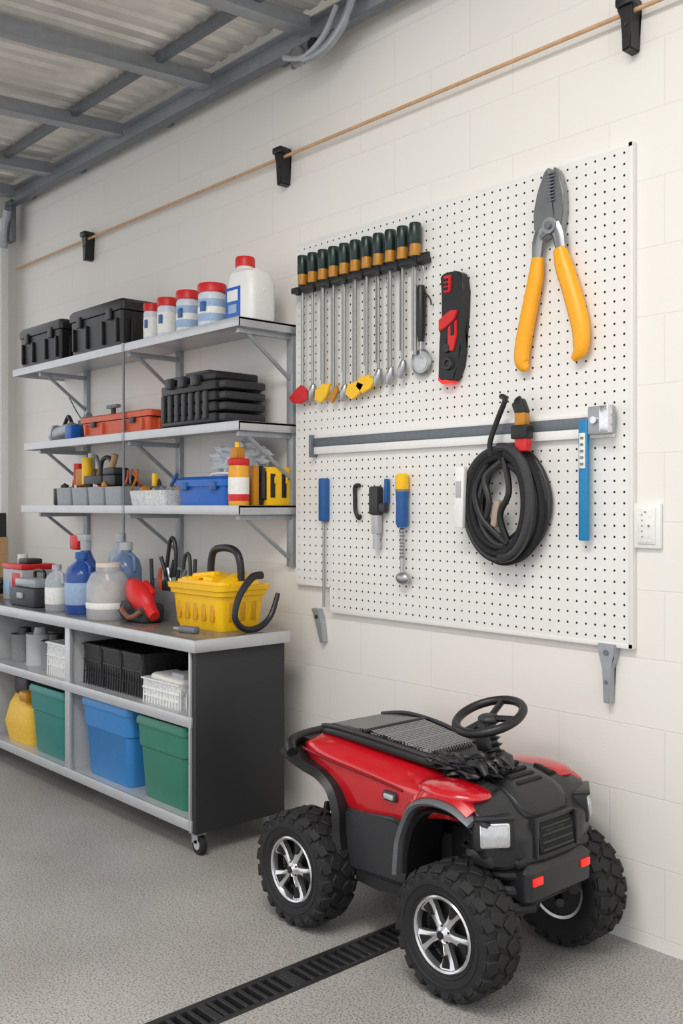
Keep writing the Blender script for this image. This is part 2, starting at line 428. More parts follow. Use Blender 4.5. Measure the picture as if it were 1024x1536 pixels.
p=Obj('lineman_pliers',(-2.065,F,2.425))
S=(.0029,.00236);fm=M('pliers_steel',(146,148,150),.3,.85,scale=15)
p.prism([(-2,88),(-9,82),(-19,55),(-25,25),(-24,-2),(-14,-20),(0,-12),(6,10),(0,40),(2,70)],-.045,-.008,fm,.005,sc2=S)
p.prism([(3,88),(10,80),(17,50),(18,20),(14,-8),(4,-20),(-6,-6),(-2,20),(4,40),(4,70)],-.038,-.004,fm,.005,sc2=S)
for q in range(9): p.prism([(-4,78-q*5),(6,78-q*5),(6,76-q*5),(-4,76-q*5)],-.047,-.04,galvd,0,sc2=S)
p.lathe([(0,-.01),(.024,-.01),(.028,-.004),(.028,.006),(0,.006)],steel,(0,-.045,.0),(pi/2,0,0))
p.lathe([(0,.0),(.014,.0),(.014,.008),(0,.008)],galvd,(0,-.052,.0),(pi/2,0,0))
def T2(l,y=-.03): return [(a*S[0],y,b*S[1]) for a,b in l]
p.tube(T2([(-14,0),(-20,-20),(-22,-42)]),[.028,.026,.022],fm,flat=(1,.6,1))
p.tube(T2([(4,0),(10,-15),(14,-42)]),[.028,.026,.022],fm,flat=(1,.6,1))
p.tube(T2([(-21,-42),(-24,-70),(-31,-105),(-39,-145),(-45,-180),(-44,-198),(-36,-206)]),[.024,.030,.031,.032,.031,.027,.012],org,seg=16,flat=(1,.75,1))
p.tube(T2([(11,-36),(17,-62),(25,-90),(34,-125),(41,-160),(40,-188),(30,-201)]),[.026,.033,.034,.035,.033,.028,.012],org,seg=16,flat=(1,.75,1))
p.done()
r=Obj('tool_rail')
r.box((-2.6,F-.012,1.73),(1.54,.024,.036),M('rail_grey',(104,112,118),.4,.3,bump=0),.003)
r.box((-2.6,F-.01,1.695),(1.54,.02,.034),white,.003)
r.box((-2.6,F-.009,1.757),(1.54,.018,.016),white,.002)
r.box((-3.365,F-.02,1.715),(.014,.04,.1),galvd,.002)
r.box((-1.865,F-.03,1.735),(.09,.035,.095),galv,.006);r.box((-1.835,F-.052,1.735),(.035,.03,.09),chrome,.004)
r.cyl((-1.88,F-.06,1.735),(-1.88,F-.04,1.735),.012,chrome)
r.done()
# coiled cable
h=Obj('coiled_cable',(-2.275,F,1.46))
csh=M('cable_sheen',(46,46,49),.36)
for i in range(16):
    lay=i//4
    a=.115+.017*(i%4)+random.uniform(-.008,.008);bb=.155+.018*(i%4)+random.uniform(-.01,.01)
    yy=-.018-.015*lay-.002*(i%3);cx=.012+random.uniform(-.022,.018);cz=random.uniform(-.012,.012);ph=random.uniform(0,6);tl=random.uniform(-.12,.12)
    pts=[]
    for q in range(12):
        A_=q*pi/6;px_=a*math.cos(A_)*(1+.04*math.sin(q+ph));pz_=bb*math.sin(A_)
        pts.append((cx+px_*math.cos(tl)-pz_*math.sin(tl)*.5,yy,cz+pz_*math.cos(tl)+px_*math.sin(tl)*.5))
    h.tube(pts,.0125,blk2 if i%3 else csh,n=4,seg=8,closed=True)
h.tube([(.035+.125*math.cos(q),-.088,.20*math.sin(q)) for q in [1.7-k*.42 for k in range(9)]],.018,csh,n=5,seg=10)
h.tube([(.015+.12*math.cos(q),-.085,.185*math.sin(q)) for q in [1.3-k*.40 for k in range(8)]],.016,blk2,n=5,seg=10)
h.tube([(-.05,-.06,.15),(-.1,-.075,.05),(-.07,-.08,-.05),(.0,-.07,-.12),(.05,-.07,-.15)],.012,blk)
h.tube([(-.08,-.06,-.10),(-.03,-.08,.0),(-.05,-.08,.09),(.02,-.07,.15)],.012,csh)
h.tube([(.05,-.06,-.16),(.02,-.08,-.05),(.06,-.08,.04),(.03,-.07,.16)],.012,blk)
h.tube([(-.03,-.07,.17),(-.03,-.075,.22),(.0,-.07,.30),(.035,-.07,.37),(.01,-.06,.385),(.03,-.05,.375)],.010,blk)
h.box((-.165,-.085,.02),(.045,.02,.23),white,.004,rot=(0,.04,0));h.box((-.165,-.097,.05),(.025,.003,.06),lgr,.001)
h.box((.115,-.07,.205),(.055,.035,.05),redp,.008);h.box((.11,-.07,.25),(.07,.045,.05),blk,.006);h.box((.115,-.075,.295),(.045,.035,.045),amber,.005)
h.box((.105,-.07,.335),(.05,.035,.06),blk,.01,rot=(0,-.4,0));h.tube([(.09,-.06,.31),(.075,-.06,.36),(.095,-.06,.375)],.007,blk)
h.box((-.01,-.062,-.04),(.03,.03,.10),M('skin_tone_tape',(170,150,135),.6),.01,rot=(0,.2,0))
h.done()
r=Obj('blue_ruler',(-1.932,F,1.535))
r.box((0,-.033,0),(.036,.016,.41),cyan,.004);r.box((0,-.043,.1),(.022,.006,.12),label,.001)
for i in range(5): r.box((0,-.047,.055+.022*i),(.012,.003,.008),gry,0)
r.box((0,-.012,.17),(.02,.03,.03),galvd,.002)
r.done()
r=Obj('long_screwdriver',(-3.294,F,1.0));r.box((0,-.018,.475),(.045,.03,.19),blud,.006);r.cyl((0,-.018,.0),(0,-.018,.39),.006,sm);r.cyl((0,-.018,.37),(0,-.018,.39),.012,gry);r.done()
r=Obj('hex_hook',(-3.085,F,1.46));r.tube([(.015,-.012,.075),(-.012,-.012,.07),(-.012,-.012,.02),(-.01,-.012,-.03),(.01,-.012,-.065),(.016,-.012,-.05)],.009,blk);r.done()
r=Obj('glue_gun',(-2.955,F,1.4))
r.box((0,-.025,.07),(.055,.04,.12),dgr,.01);r.box((.045,-.025,.04),(.04,.03,.04),dgr,.008);r.box((.055,-.015,.11),(.018,.02,.1),blud,.004)
r.box((.005,-.025,-.03),(.04,.03,.08),lgr,.006);r.cyl((.005,-.025,-.06),(.005,-.025,-.13),.014,lgr,.018);r.done()
r=Obj('ball_end_driver',(-2.80,F,1.36))
r.lathe([(0,0),(.02,0),(.026,.02),(.024,.10),(.027,.15),(.027,.155)],blud,(0,-.028,0),seg=20)
r.lathe([(.027,.155),(.028,.16),(.027,.21),(.02,.218),(0,.218)],yel,(0,-.028,0),seg=20)
r.lathe([(.0275,.145),(.029,.15),(.0275,.155)],gry,(0,-.028,0),seg=20)
for i in range(9): r.lathe([(.006,0),(.013,.006),(.006,.012)],steel,(0,-.028,-.012-.014*i),seg=12)
r.cyl((0,-.028,0),(0,-.028,-.19),.008,steel);r.sph((.005,-.028,-.205),(.036,.022,.026),steel,3)
r.done()

# ---------------------------------------------------------------- wall shelves
s=Obj('wall_shelving')
SX0,SX1=-5.88,-3.527
for z,x0 in ((2.285,-5.88),(1.825,-5.72),(1.45,-5.76)):
    s.box(((x0+SX1)/2,-.172,z-.006),(SX1-x0,.335,.012),shelfm,.002)
    s.box(((x0+SX1)/2,-.335,z-.021),(SX1-x0,.012,.042),shelfm,.002)
    s.box((SX1-.006,-.172,z-.021),(.012,.335,.042),shelfm,.002)
    s.box((x0+.006,-.172,z-.021),(.012,.335,.042),shelfm,.002)
    s.box((-4.53,-.343,z-.021),(.02,.006,.046),galv,.001)
for x,zb in ((-3.56,1.165),(-4.51,1.12),(-5.55,1.12)):
    s.box((x,-.012,(2.28+zb)/2),(.045,.024,2.28-zb),galv,.002)
    for z in (2.285,1.825,1.45):
        s.box((x,-.165,z-.055),(.024,.31,.024),galv,.002)
        s.tube([(x,-.27,z-.06),(x,-.02,z-.25)],.010,galv,n=1,seg=6)
s.cyl((-4.53,-.338,2.25),(-4.53,-.338,1.2),.006,galvd)
s.done()
T1,T2z,T3=2.2851,1.8251,1.4501
def jar(name,x,y,z,r,h,body=clear,cap=redp,lab=pale):
    o=Obj(name,(x,y,z))
    o.lathe([(0,0),(r*.95,0),(r,.01),(r,h*.74),(r*.9,h*.8),(0,h*.8)],body)
    o.lathe([(r*1.01,h*.12),(r*1.015,h*.13),(r*1.015,h*.62),(r*1.01,h*.63)],lab)
    o.lathe([(r*1.02,h*.30),(r*1.025,h*.31),(r*1.025,h*.44),(r*1.02,h*.45)],label)
    o.box((r*.3,-r*1.0,h*.45),(r*.6,r*.12,h*.22),blud,.002)
    o.lathe([(r*.9,h*.79),(r*1.04,h*.8),(r*1.04,h*.97),(r*.98,h),(0,h)],cap,seg=32)
    return o.done()
jbody=M('jar_body',(205,212,222),.35)
jar('storage_jar',-3.86,-.25,T1,.066,.205,jbody);jar('storage_jar',-4.065,-.25,T1,.057,.205,jbody);jar('storage_jar',-4.25,-.25,T1,.051,.2,jbody,lab=label);jar('storage_jar',-4.40,-.25,T1,.042,.195,jbody,lab=label)
o=Obj('detergent_jug',(-3.635,-.19,T1))
o.rr([(0,0,.18,.14,0,.02),(0,0,.20,.15,.015,.03),(0,0,.20,.15,.17,.03),(-.01,0,.17,.14,.225,.04),(-.045,0,.09,.09,.25,.04),(-.045,0,.07,.07,.275,.035)],white)
o.lathe([(0,0),(.046,0),(.046,.034),(.042,.044),(0,.044)],redp,(-.045,0,.265))
o.box((-.035,-.076,.09),(.11,.004,.14),blub,.001);o.box((-.035,-.079,.12),(.08,.004,.05),label,.001);o.box((-.035,-.079,.06),(.06,.004,.04),pale,.001)
o.tube([(.03,0,.235),(.07,0,.2),(.088,0,.13)],.016,white)
o.done()
def case(name,x,y,z,w,d,h,mat,lid=.25,hand=True):
    o=Obj(name,(x,y,z))
    o.rr([(0,0,w*.92,d*.92,0,.015),(0,0,w*.95,d*.95,h*(1-lid),.015)],mat)
    o.rr([(0,0,w,d,h*(1-lid)+.004,.02),(0,0,w,d,h*.93,.02),(0,0,w*.94,d*.92,h,.02)],mat)
    o.rr([(0,0,w*.9,d*.9,h*(1-lid)-.002,.01),(0,0,w*.9,d*.9,h*(1-lid)+.006,.01)],blk2)
    for sx in(-.28,.28): o.box((w*sx,-d/2-.003,h*(1-lid)-.01),(.045,.016,.06 if h>.2 else .03),dgr,.004)
    for sx in(-.4,-.15,.15,.4): o.box((w*sx,-d/2+.004,h*.35),(.016,.02,h*.5),mat,.004)
    for sy in(-.25,.25): o.box((w/2-.004,d*sy,h*.35),(.016,.03,h*.5),mat,.004)
    if hand:
        o.tube([(-w*.18,0,h-.005),(-w*.17,0,h+.022),(w*.17,0,h+.022),(w*.18,0,h-.005)],.009,dgr,n=5)
    return o.done()
case('black_toolbox',-4.87,-.18,T1,.60,.29,.25,blk);case('black_toolbox',-5.55,-.18,T1,.56,.29,.24,blk)
o=Obj('stacked_organizer_case',(-3.93,-.19,T2z))
for i in range(4):
    o.box((-.03,0,.03+i*.05),(.46,.27,.046),blk,.008);o.box((.225,0,.03+i*.05),(.06,.24,.038),dgr,.012)
for i in range(7): o.box((-.23+.06*i,-.138,.09),(.03,.016,.13),dgr,.004)
o.box((-.03,0,.225),(.44,.25,.04),blk,.012);o.box((.0,0,.25),(.2,.2,.02),dgr,.006)
for x in(-.17,-.06,.05): o.box((x,-.14,.21),(.05,.03,.05),dgr,.006)
o.done()
case('orange_toolbox',-4.66,-.19,T2z,.74,.28,.11,orgr,.35,False)
o=Obj('grinder_machine',(-5.42,-.2,T2z))
o.cyl((-.14,0,.05),(.06,0,.07),.045,galv);o.lathe([(0,-.02),(.05,-.02),(.055,0),(.05,.02),(0,.02)],steel,(-.15,0,.055),(0,pi/2,0));o.cyl((.06,0,.07),(.12,0,.07),.03,dgr);o.box((0,0,.015),(.16,.12,.03),dgr,.005)
o.tube([(-.05,0,.1),(0,0,.15),(.05,0,.1)],.012,blk);o.box((.15,-.02,.045),(.08,.12,.09),blub,.01);o.box((.2,.03,.06),(.1,.1,.12),dgr,.01);o.cyl((.2,.0,.12),(.26,0,.14),.02,gry)
o.tube([(-.2,.1,.3),(-.1,.1,.2),(0,.1,.12)],.004,grn);o.done()
o=Obj('vise_handle_tool',(-5.10,-.08,T2z));o.box((0,0,.02),(.10,.06,.04),dgr,.006);o.cyl((0,0,.03),(0,0,.19),.015,dgr);o.box((0,0,.195),(.12,.03,.02),gry,.004);o.done()
# shelf 3
o=Obj('blue_storage_box',(-3.87,-.19,T3))
o.rr([(0,0,.38,.22,0,.02),(0,0,.40,.24,.09,.02)],blub);o.rr([(0,0,.42,.26,.09,.025),(0,0,.42,.26,.12,.025),(0,0,.38,.22,.135,.03)],blub)
for x in(-.12,.12): o.box((x,-.13,.09),(.05,.014,.04),blud,.004)
o.tube([(-.08,0,.13),(-.07,0,.15),(.07,0,.15),(.08,0,.13)],.007,white);o.done()
o=Obj('plastic_bag',(-3.84,-.10,T3+.14));o.sph((0,0,.08),(.19,.08,.085),M('bag_film',(228,230,233),.25,alpha=.75,bump=.6,scale=20),4,.5,12);o.done()
o=Obj('spice_canister',(-3.60,-.285,T3));o.lathe([(0,0),(.045,0),(.047,.01),(.047,.17),(.043,.18),(0,.18)],M('jar_yellow',(225,160,40),.4));o.lathe([(.0475,.05),(.048,.055),(.048,.12),(.0475,.125)],label);o.lathe([(.048,.02),(.0485,.022),(.0485,.045),(.048,.05)],redp)
o.lathe([(.046,.18),(.049,.185),(.049,.205),(.043,.21),(0,.21)],redp);o.box((-.01,0,.235),(.05,.05,.05),amber,.006);o.cyl((-.01,0,.26),(-.01,0,.285),.012,yel);o.done()
o=Obj('battery_pack_box',(-3.59,-.185,T3));o.box((-.015,.012,.09),(.03,.04,.18),blk,.003);o.box((.0,-.022,.09),(.04,.028,.18),amber,.003);o.box((.004,.02,.1),(.03,.02,.14),dgr,.002);o.done()
o=Obj('yellow_bit_set',(-3.565,-.085,T3));o.box((-.015,.0,.088),(.035,.13,.176),yel,.004)
for y in (-.036,.03): o.box((.004,y,.09),(.006,.026,.11),blk,.002);o.box((.006,y+.012,.115),(.006,.01,.03),yel,.001)
o.box((-.015,-.066,.09),(.02,.004,.13),blk,.001);o.done()
o=Obj('wire_basket',(-4.33,-.22,T3));o.rr([(0,0,.32,.2,0,.02),(0,0,.34,.22,.075,.02),(0,0,.325,.205,.075,.02),(0,0,.31,.19,.02,.02)],wire)
for i in range(10): o.sph((-.13+.028*i,random.uniform(-.05,.05),.075),(.03,.03,.025),[gry,amber,dgr,steel][i%4],2,.3)
o.tube([(-.06,0,.08),(-.05,0,.13),(-.02,0,.08)],.006,blk);o.box((-.09,0,.13),(.03,.02,.07),yel,.004);o.cyl((.05,0,.08),(.09,.02,.16),.01,blud);o.done()
cols=[dgr,amber,redp,yel,gry,blk,steel,orgr,dgr,gry]
o=Obj('parts_organizer_boxes',(-4.98,-.2,T3))
fb=M('frosted_box',(165,172,178),.3,alpha=.7)
for i in range(4):
    o.rr([(-.3+.19*i,0,.16,.2,0,.01),(-.3+.19*i,0,.175,.21,.10,.01),(-.3+.19*i,0,.165,.2,.10,.01),(-.3+.19*i,0,.155,.19,.01,.01)],fb)
    for q in range(9): o.sph((-.36+.19*i+.016*q,random.uniform(-.07,.07),.05+random.uniform(0,.06)),(.025,.025,.025),random.choice(cols),2,.4)
    for q in range(5): o.tube([(-.35+.19*i+.035*q,random.uniform(-.06,.06),.08),(-.35+.19*i+.035*q+random.uniform(-.03,.03),0,.14),(-.35+.19*i+.035*q+random.uniform(-.05,.05),0,.19)],.007,random.choice(cols),n=3,seg=6)
o.box((.0,0,.14),(.2,.16,.05),dgr,.008);o.box((.17,0,.135),(.14,.15,.06),blk,.01);o.box((.16,-.02,.185),(.12,.1,.04),dgr,.012);o.box((-.2,0,.16),(.12,.08,.1),amber,.01,rot=(0,0,.3));o.cyl((-.15,-.03,.12),(-.15,-.03,.27),.03,yel);o.cyl((-.26,-.03,.12),(-.26,-.03,.24),.025,redp);o.cyl((-.21,.03,.18),(-.21,.03,.30),.02,label)
o.tube([(-.05,0,.15),(-.03,0,.25),(.06,0,.26),(.1,0,.17)],.012,dgr);o.cyl((.08,-.02,.15),(.12,.0,.28),.018,tan);o.tube([(-.08,0,.15),(-.06,0,.22),(-.1,0,.28)],.010,gry);o.done()
o=Obj('black_mug',(-5.5,-.2,T3));o.lathe([(0,0),(.045,0),(.05,.01),(.05,.1),(.045,.1),(.045,.01),(0,.01)],blk);o.tube([(-.045,0,.08),(-.08,0,.075),(-.08,0,.03),(-.045,0,.02)],.007,blk);o.done()

# ---------------------------------------------------------------- workbench
BX0,BX1,BY0,BY1=-6.2,-3.38,-.665,-.17
b=Obj('rolling_workbench')
bx=(BX0+BX1)/2;by=(BY0+BY1)/2;bw=BX1-BX0;bd=BY1-BY0
top=M('bench_top',(150,148,146),.27,.65,scale=12,var=.08,bump=.03)
b.box((bx,by,.892),(bw,bd,.016),top,.003)
b.box((bx,BY0-.0,.873),(bw+.012,.014,.052),shelfm,.003);b.box((BX1,by,.873),(.014,bd,.052),shelfm,.003);b.box((bx,BY1,.873),(bw,.014,.052),shelfm,.003)
b.box((BX1-.03,by,.475),(.03,bd-.03,.755),panelblk,.003)
b.box((BX0+.03,by,.475),(.03,bd-.03,.755),panelblk,.003)
b.box((bx,BY1-.02,.475),(bw-.06,.012,.75),M('bench_back',(90,92,95),.6),.001)
for z in (.575,.15):
    b.box((bx,by,z-.008),(bw-.08,bd-.03,.016),shelfm,.002);b.box((bx,BY0+.014,z-.021),(bw-.08,.014,.045),shelfm,.002)
for x in (-4.52,-5.5):
    b.box((x,BY0+.018,.48),(.05,.02,.74),shelfm,.002);b.box((x,by,.48),(.014,bd-.06,.74),lgr,.001)
b.box((BX1-.052,BY0+.016,.48),(.012,.02,.74),shelfm,.002)
for x in (BX1-.07,BX0+.1):
    for y in (BY0+.06,BY1-.06):
        b.box((x,y,.088),(.06,.05,.012),galv,.002);b.box((x,y,.065),(.045,.034,.045),galv,.004)
        b.lathe([(0,-.014),(.036,-.014),(.042,-.008),(.042,.008),(.036,.014),(0,.014)],blk2,(x+.015,y,.042),(pi/2,0,0))
        b.lathe([(0,-.017),(.02,-.017),(.02,.017),(0,.017)],lgr,(x+.015,y,.042),(pi/2,0,0))
b.done()
def tub(name,x,y,z,w,d,h,mat):
    o=Obj(name,(x,y,z))
    o.rr([(0,0,w*.80,d*.82,0,.03),(0,0,w*.84,d*.86,.02,.035),(0,0,w*.9,d*.92,h*.62,.035),(0,0,w*.94,d*.95,h*.64,.035),(0,0,w*.96,d*.97,h*.9,.035),(0,0,w,d,h*.9,.035),(0,0,w,d,h*.96,.035),(0,0,w*.96,d*.96,h,.035),(0,0,w*.9,d*.9,h*.985,.03)],mat)
    return o.done()
tub('blue_storage_tub',-4.19,-.44,.1502,.47,.40,.375,blu);tub('green_storage_tub',-3.70,-.44,.1502,.42,.40,.365,grn);tub('teal_storage_tub',-4.80,-.44,.1502,.43,.40,.355,teal)
o=Obj('yellow_sack',(-5.22,-.5,.1502));o.rr([(0,0,.3,.2,0,.05),(0,0,.34,.24,.1,.06),(0,0,.3,.2,.2,.06),(-.05,0,.2,.1,.26,.04)],M('pale_yellow_plastic',(225,180,60),.5));o.box((-.02,-.03,.3),(.16,.1,.1),dgr,.02);o.box((.09,-.06,.26),(.1,.12,.06),amber,.02);o.done()
def basket(name,x,y,z,w,d,h,mat,inner):
    o=Obj(name,(x,y,z))
    o.rr([(0,0,w*.9,d*.9,0,.015),(0,0,w,d,h,.015),(0,0,w*.96,d*.95,h,.015),(0,0,w*.88,d*.86,.01,.015)],mat)
    n=int(w/.025)
    for i in range(n+1): o.box((-w*.46+w*.92*i/n,-d*.475,h*.5),(.004,.006,h),inner,0,rot=(-.05*d/h*.5,0,0))
    for k in (.3,.6,.97): o.box((0,-d*(.45+.05*k)-.001,h*k),(w*(.9+.1*k),.006,.006),inner,0)
    n=int(d/.03)
    for i in range(n+1): o.box((w*.475,-d*.44+d*.88*i/n,h*.5),(.006,.004,h),inner,0)
    return o
for x in(-4.38,-4.19,-4.0):
    o=basket('black_basket',x,-.42,.5752,.18,.36,.20,bwire,dgr);o.box((0,0,.14),(.13,.28,.05),dgr,.02);o.done()
o=basket('white_basket',-3.72,-.52,.5752,.31,.2,.11,wire,white);o.box((0,0,.1),(.26,.15,.05),label,.02,rot=(.0,.05,0));o.box((.06,.0,.13),(.1,.1,.03),lgr,.01);o.done()
o=Obj('dark_storage_box',(-3.72,-.29,.5752));o.box((0,0,.09),(.30,.16,.18),dgr,.012);o.box((0,0,.19),(.31,.17,.02),blk,.006);o.done()
o=basket('white_basket',-4.70,-.52,.5752,.26,.2,.17,wire,white);o.box((0,0,.12),(.18,.15,.05),clear,.02);o.done()
def can(name,x,y,z,r,h,mat,lid=lgr):
    o=Obj(name,(x,y,z));o.lathe([(0,0),(r,0),(r,.006),(r*.97,.01),(r*.97,h-.01),(r,h-.006),(r,h),(r*.9,h),(r*.88,h-.006),(0,h-.006)],mat);o.lathe([(0,0),(r*.5,0),(r*.4,.04),(0,.045)],lid,(0,0,h-.006));return o.done()
can('paint_can',-4.96,-.5,.5752,.08,.15,gry,dgr);can('paint_can',-5.15,-.5,.5752,.078,.17,lgr);can('paint_can',-5.35,-.5,.5752,.078,.15,gry,dgr)
# ---- bench top items
Z=.9002
o=Obj('yellow_crate',(-3.69,-.335,Z))
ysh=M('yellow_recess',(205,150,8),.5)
o.rr([(0,0,.34,.21,0,.03),(0,0,.36,.23,.03,.03),(0,0,.385,.25,.15,.035),(0,0,.41,.27,.155,.035),(0,0,.415,.275,.175,.035),(0,0,.43,.29,.178,.04),(0,0,.435,.295,.20,.04),(0,0,.40,.26,.202,.035),(0,0,.37,.235,.14,.03)],yel)
for i in range(5):
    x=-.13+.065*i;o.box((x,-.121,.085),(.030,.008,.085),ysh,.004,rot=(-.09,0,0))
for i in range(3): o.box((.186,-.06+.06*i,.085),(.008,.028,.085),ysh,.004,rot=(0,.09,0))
o.rr([(0,0,.38,.25,.15,.03),(0,0,.36,.23,.215,.04)],yel)
for i in range(6): o.box((-.13+.05*i,0,.205+.010*(i%2)),(.06,.2,.04),yel,.014,rot=(.1*(i%3),.2*(i%2),.1*i))
o.box((-.02,-.05,.235),(.14,.05,.03),yel,.012,rot=(0,-.1,.2))
o.tube([(-.08,.02,.17),(-.085,.02,.27),(-.065,.02,.335),(-.01,.02,.355),(.07,.02,.355),(.12,.02,.335),(.145,.02,.28),(.15,.02,.17)],.017,blk,n=8,seg=12)
o.done()
o=Obj('black_hose_hook',(-3.43,-.32,Z));o.tube([(.0,.035,.245),(.0,-.02,.235),(.0,-.085,.16),(.0,-.108,.07),(.0,-.06,.018),(.0,.02,.018),(.0,.085,.065),(.0,.125,.16)],[.017,.017,.015,.014,.014,.014,.013,.011],blk,n=8);o.done()
o=Obj('caliper',(-3.60,-.55,Z));o.box((0,0,.014),(.1,.04,.028),galvd,.008,rot=(0,0,.2));o.box((-.04,0,.012),(.12,.014,.012),steel,.003,rot=(0,0,.2));o.done()
o=Obj('spray_bottle',(-4.82,-.40,Z))
o.rr([(0,0,.15,.11,0,.03),(0,0,.16,.12,.02,.04),(0,0,.16,.12,.2,.04),(0,0,.07,.07,.28,.03),(0,0,.05,.05,.31,.025)],clearb)
o.rr([(.0,0,.05,.05,.31,.02),(0,0,.06,.05,.36,.02)],lgr);o.box((-.03,0,.375),(.13,.04,.04),lgr,.01);o.box((-.10,0,.35),(.09,.05,.08),redp,.012);o.box((0,-.062,.12),(.11,.004,.12),label,.001);o.done()
def bottle(name,x,y,r,h,mat,cap,lab=None):
    o=Obj(name,(x,y,Z));o.lathe([(0,0),(r*.93,0),(r,.01),(r,h*.62),(r*.85,h*.75),(r*.35,h*.86),(r*.33,h*.92),(0,h*.92)],mat)
    o.lathe([(0,0),(r*.42,0),(r*.4,h*.11),(0,h*.12)],cap,(0,0,h*.89))
    if lab: o.lathe([(r*1.0,h*.15),(r*1.02,h*.16),(r*1.02,h*.5),(r*1.0,h*.51)],lab)
    o.tube([(r*.3,0,h*.84),(r*.95,0,h*.8),(r*1.1,0,h*.6)],r*.13,mat)
    return o.done()
bottle('blue_jug',-4.63,-.52,.085,.31,clearb,blud,pale);bottle('blue_jug',-4.50,-.34,.08,.36,M('blue_tint_bottle',(105,130,170),.2,alpha=.8,bump=0),lgr);bottle('clear_jug',-4.83,-.56,.06,.24,clear,lgr,label)
bottle('blue_jug',-4.68,-.27,.07,.40,M('pale_blue_bottle',(170,182,198),.3,alpha=.85,bump=0),lgr)
o=Obj('clear_canister',(-4.34,-.53,Z));o.lathe([(0,0),(.10,0),(.105,.02),(.105,.17),(.08,.22),(.06,.23),(.06,.25),(0,.25)],M('frosted_canister',(205,206,208),.2,alpha=.55,bump=.5,scale=25));o.lathe([(.105,.05),(.107,.055),(.107,.075),(.105,.08)],label);o.sph((0,0,.09),(.08,.08,.08),M('beige_content',(200,185,170),.6),3,.3);o.lathe([(0,0),(.06,0),(.06,.02),(0,.02)],M('beige_lid',(215,205,190),.5),(0,0,.25));o.done()
o=Obj('red_pump_gun',(-4.07,-.50,Z))
o.box((0,.02,.045),(.15,.12,.09),dgr,.02);o.sph((-.02,0,.12),(.12,.055,.062),redp,3,rot=(0,.55,0));o.box((-.085,0,.165),(.07,.06,.06),redp,.018,rot=(0,.55,0));o.cyl((.04,0,.085),(.11,0,.035),.038,redp,.026);o.box((.01,.03,.16),(.10,.03,.03),redp,.01,rot=(0,.55,0));o.tube([(-.10,-.04,.02),(-.05,-.08,.06),(.02,-.08,.03),(.07,-.05,.06)],.012,M('brown_hose',(120,80,60),.5))
o.sph((-.07,-.02,.05),(.06,.05,.05),dgr,3,.4);o.done()
o=Obj('hand_tool_caddy',(-4.14,-.29,Z));o.rr([(0,0,.4,.16,0,.01),(0,0,.42,.18,.14,.01),(0,0,.4,.16,.14,.01),(0,0,.38,.15,.02,.01)],gry)
for i in range(11):
    x=-.18+.036*i;h=random.uniform(.18,.33);c=[dgr,gry,orgr,blk,dgr,steel][i%6]
    o.tube([(x,random.uniform(-.04,.04),.03),(x+random.uniform(-.02,.02),0,h*.6),(x+random.uniform(-.05,.05),0,h)],.010,c);o.box((x+.01,0,.15),(.03,.03,.06),c,.006)
o.tube([(-.06,0,.2),(-.03,0,.35),(.0,0,.39),(.03,0,.33),(.02,0,.2)],.010,blk);o.tube([(.08,0,.15),(.11,0,.3),(.15,0,.3),(.16,0,.15)],.009,dgr);o.done()
o=Obj('grey_case',(-5.16,-.50,Z));o.box((0,0,.05),(.32,.22,.10),dgr,.015);o.box((0,0,.125),(.26,.18,.05),M('smoked_lid',(150,158,162),.2),.015);o.box((0,-.115,.06),(.06,.014,.03),lgr,.003);o.tube([(-.06,0,.145),(-.05,0,.185),(.05,0,.185),(.06,0,.145)],.01,blk);o.done()
o=Obj('carton_box',(-5.02,-.27,Z));o.box((0,0,.07),(.2,.12,.14),lgr,.004);o.box((0,0,.155),(.22,.13,.03),redp,.004);o.box((0,-.062,.07),(.1,.004,.06),amber,.001);o.box((.02,0,.20),(.1,.1,.06),dgr,.01);o.done()
o=Obj('red_carton',(-5.52,-.40,Z));o.box((0,0,.09),(.26,.2,.18),lgr,.004);o.box((.0,0,.195),(.27,.21,.03),redp,.004);o.box((.05,-.102,.12),(.1,.004,.08),redp,.001);o.box((-.07,-.102,.07),(.08,.004,.08),pale,.001);o.box((.02,0,.225),(.12,.1,.03),dgr,.01);o.cyl((-.08,0,.2),(-.08,0,.26),.03,label);o.done()
o=Obj('roll_of_tape',(-5.30,-.25,Z));o.lathe([(.03,0),(.06,0),(.06,.05),(.03,.05),(.03,0)],gry);o.lathe([(.03,.05),(.058,.05),(.058,.10),(.03,.10),(.03,.05)],amber);o.lathe([(.03,.10),(.055,.10),(.055,.15),(.03,.15),(.03,.10)],dgr);o.done()
o=Obj('black_bag',(-5.80,-.5,Z));o.sph((0,0,.062),(.12,.1,.055),blk,4,.3,8);o.tube([(-.06,0,.1),(0,0,.15),(.06,0,.1)],.01,blk);o.done()
o=Obj('leaning_boards',(-6.44,-.26,0))
o.box((.0,.03,.65),(.03,.06,1.3),tan,.01)
o.box((.045,.02,.70),(.02,.16,1.40),blk,.02);o.box((.075,.0,.62),(.018,.2,1.24),tan,.02);o.done()

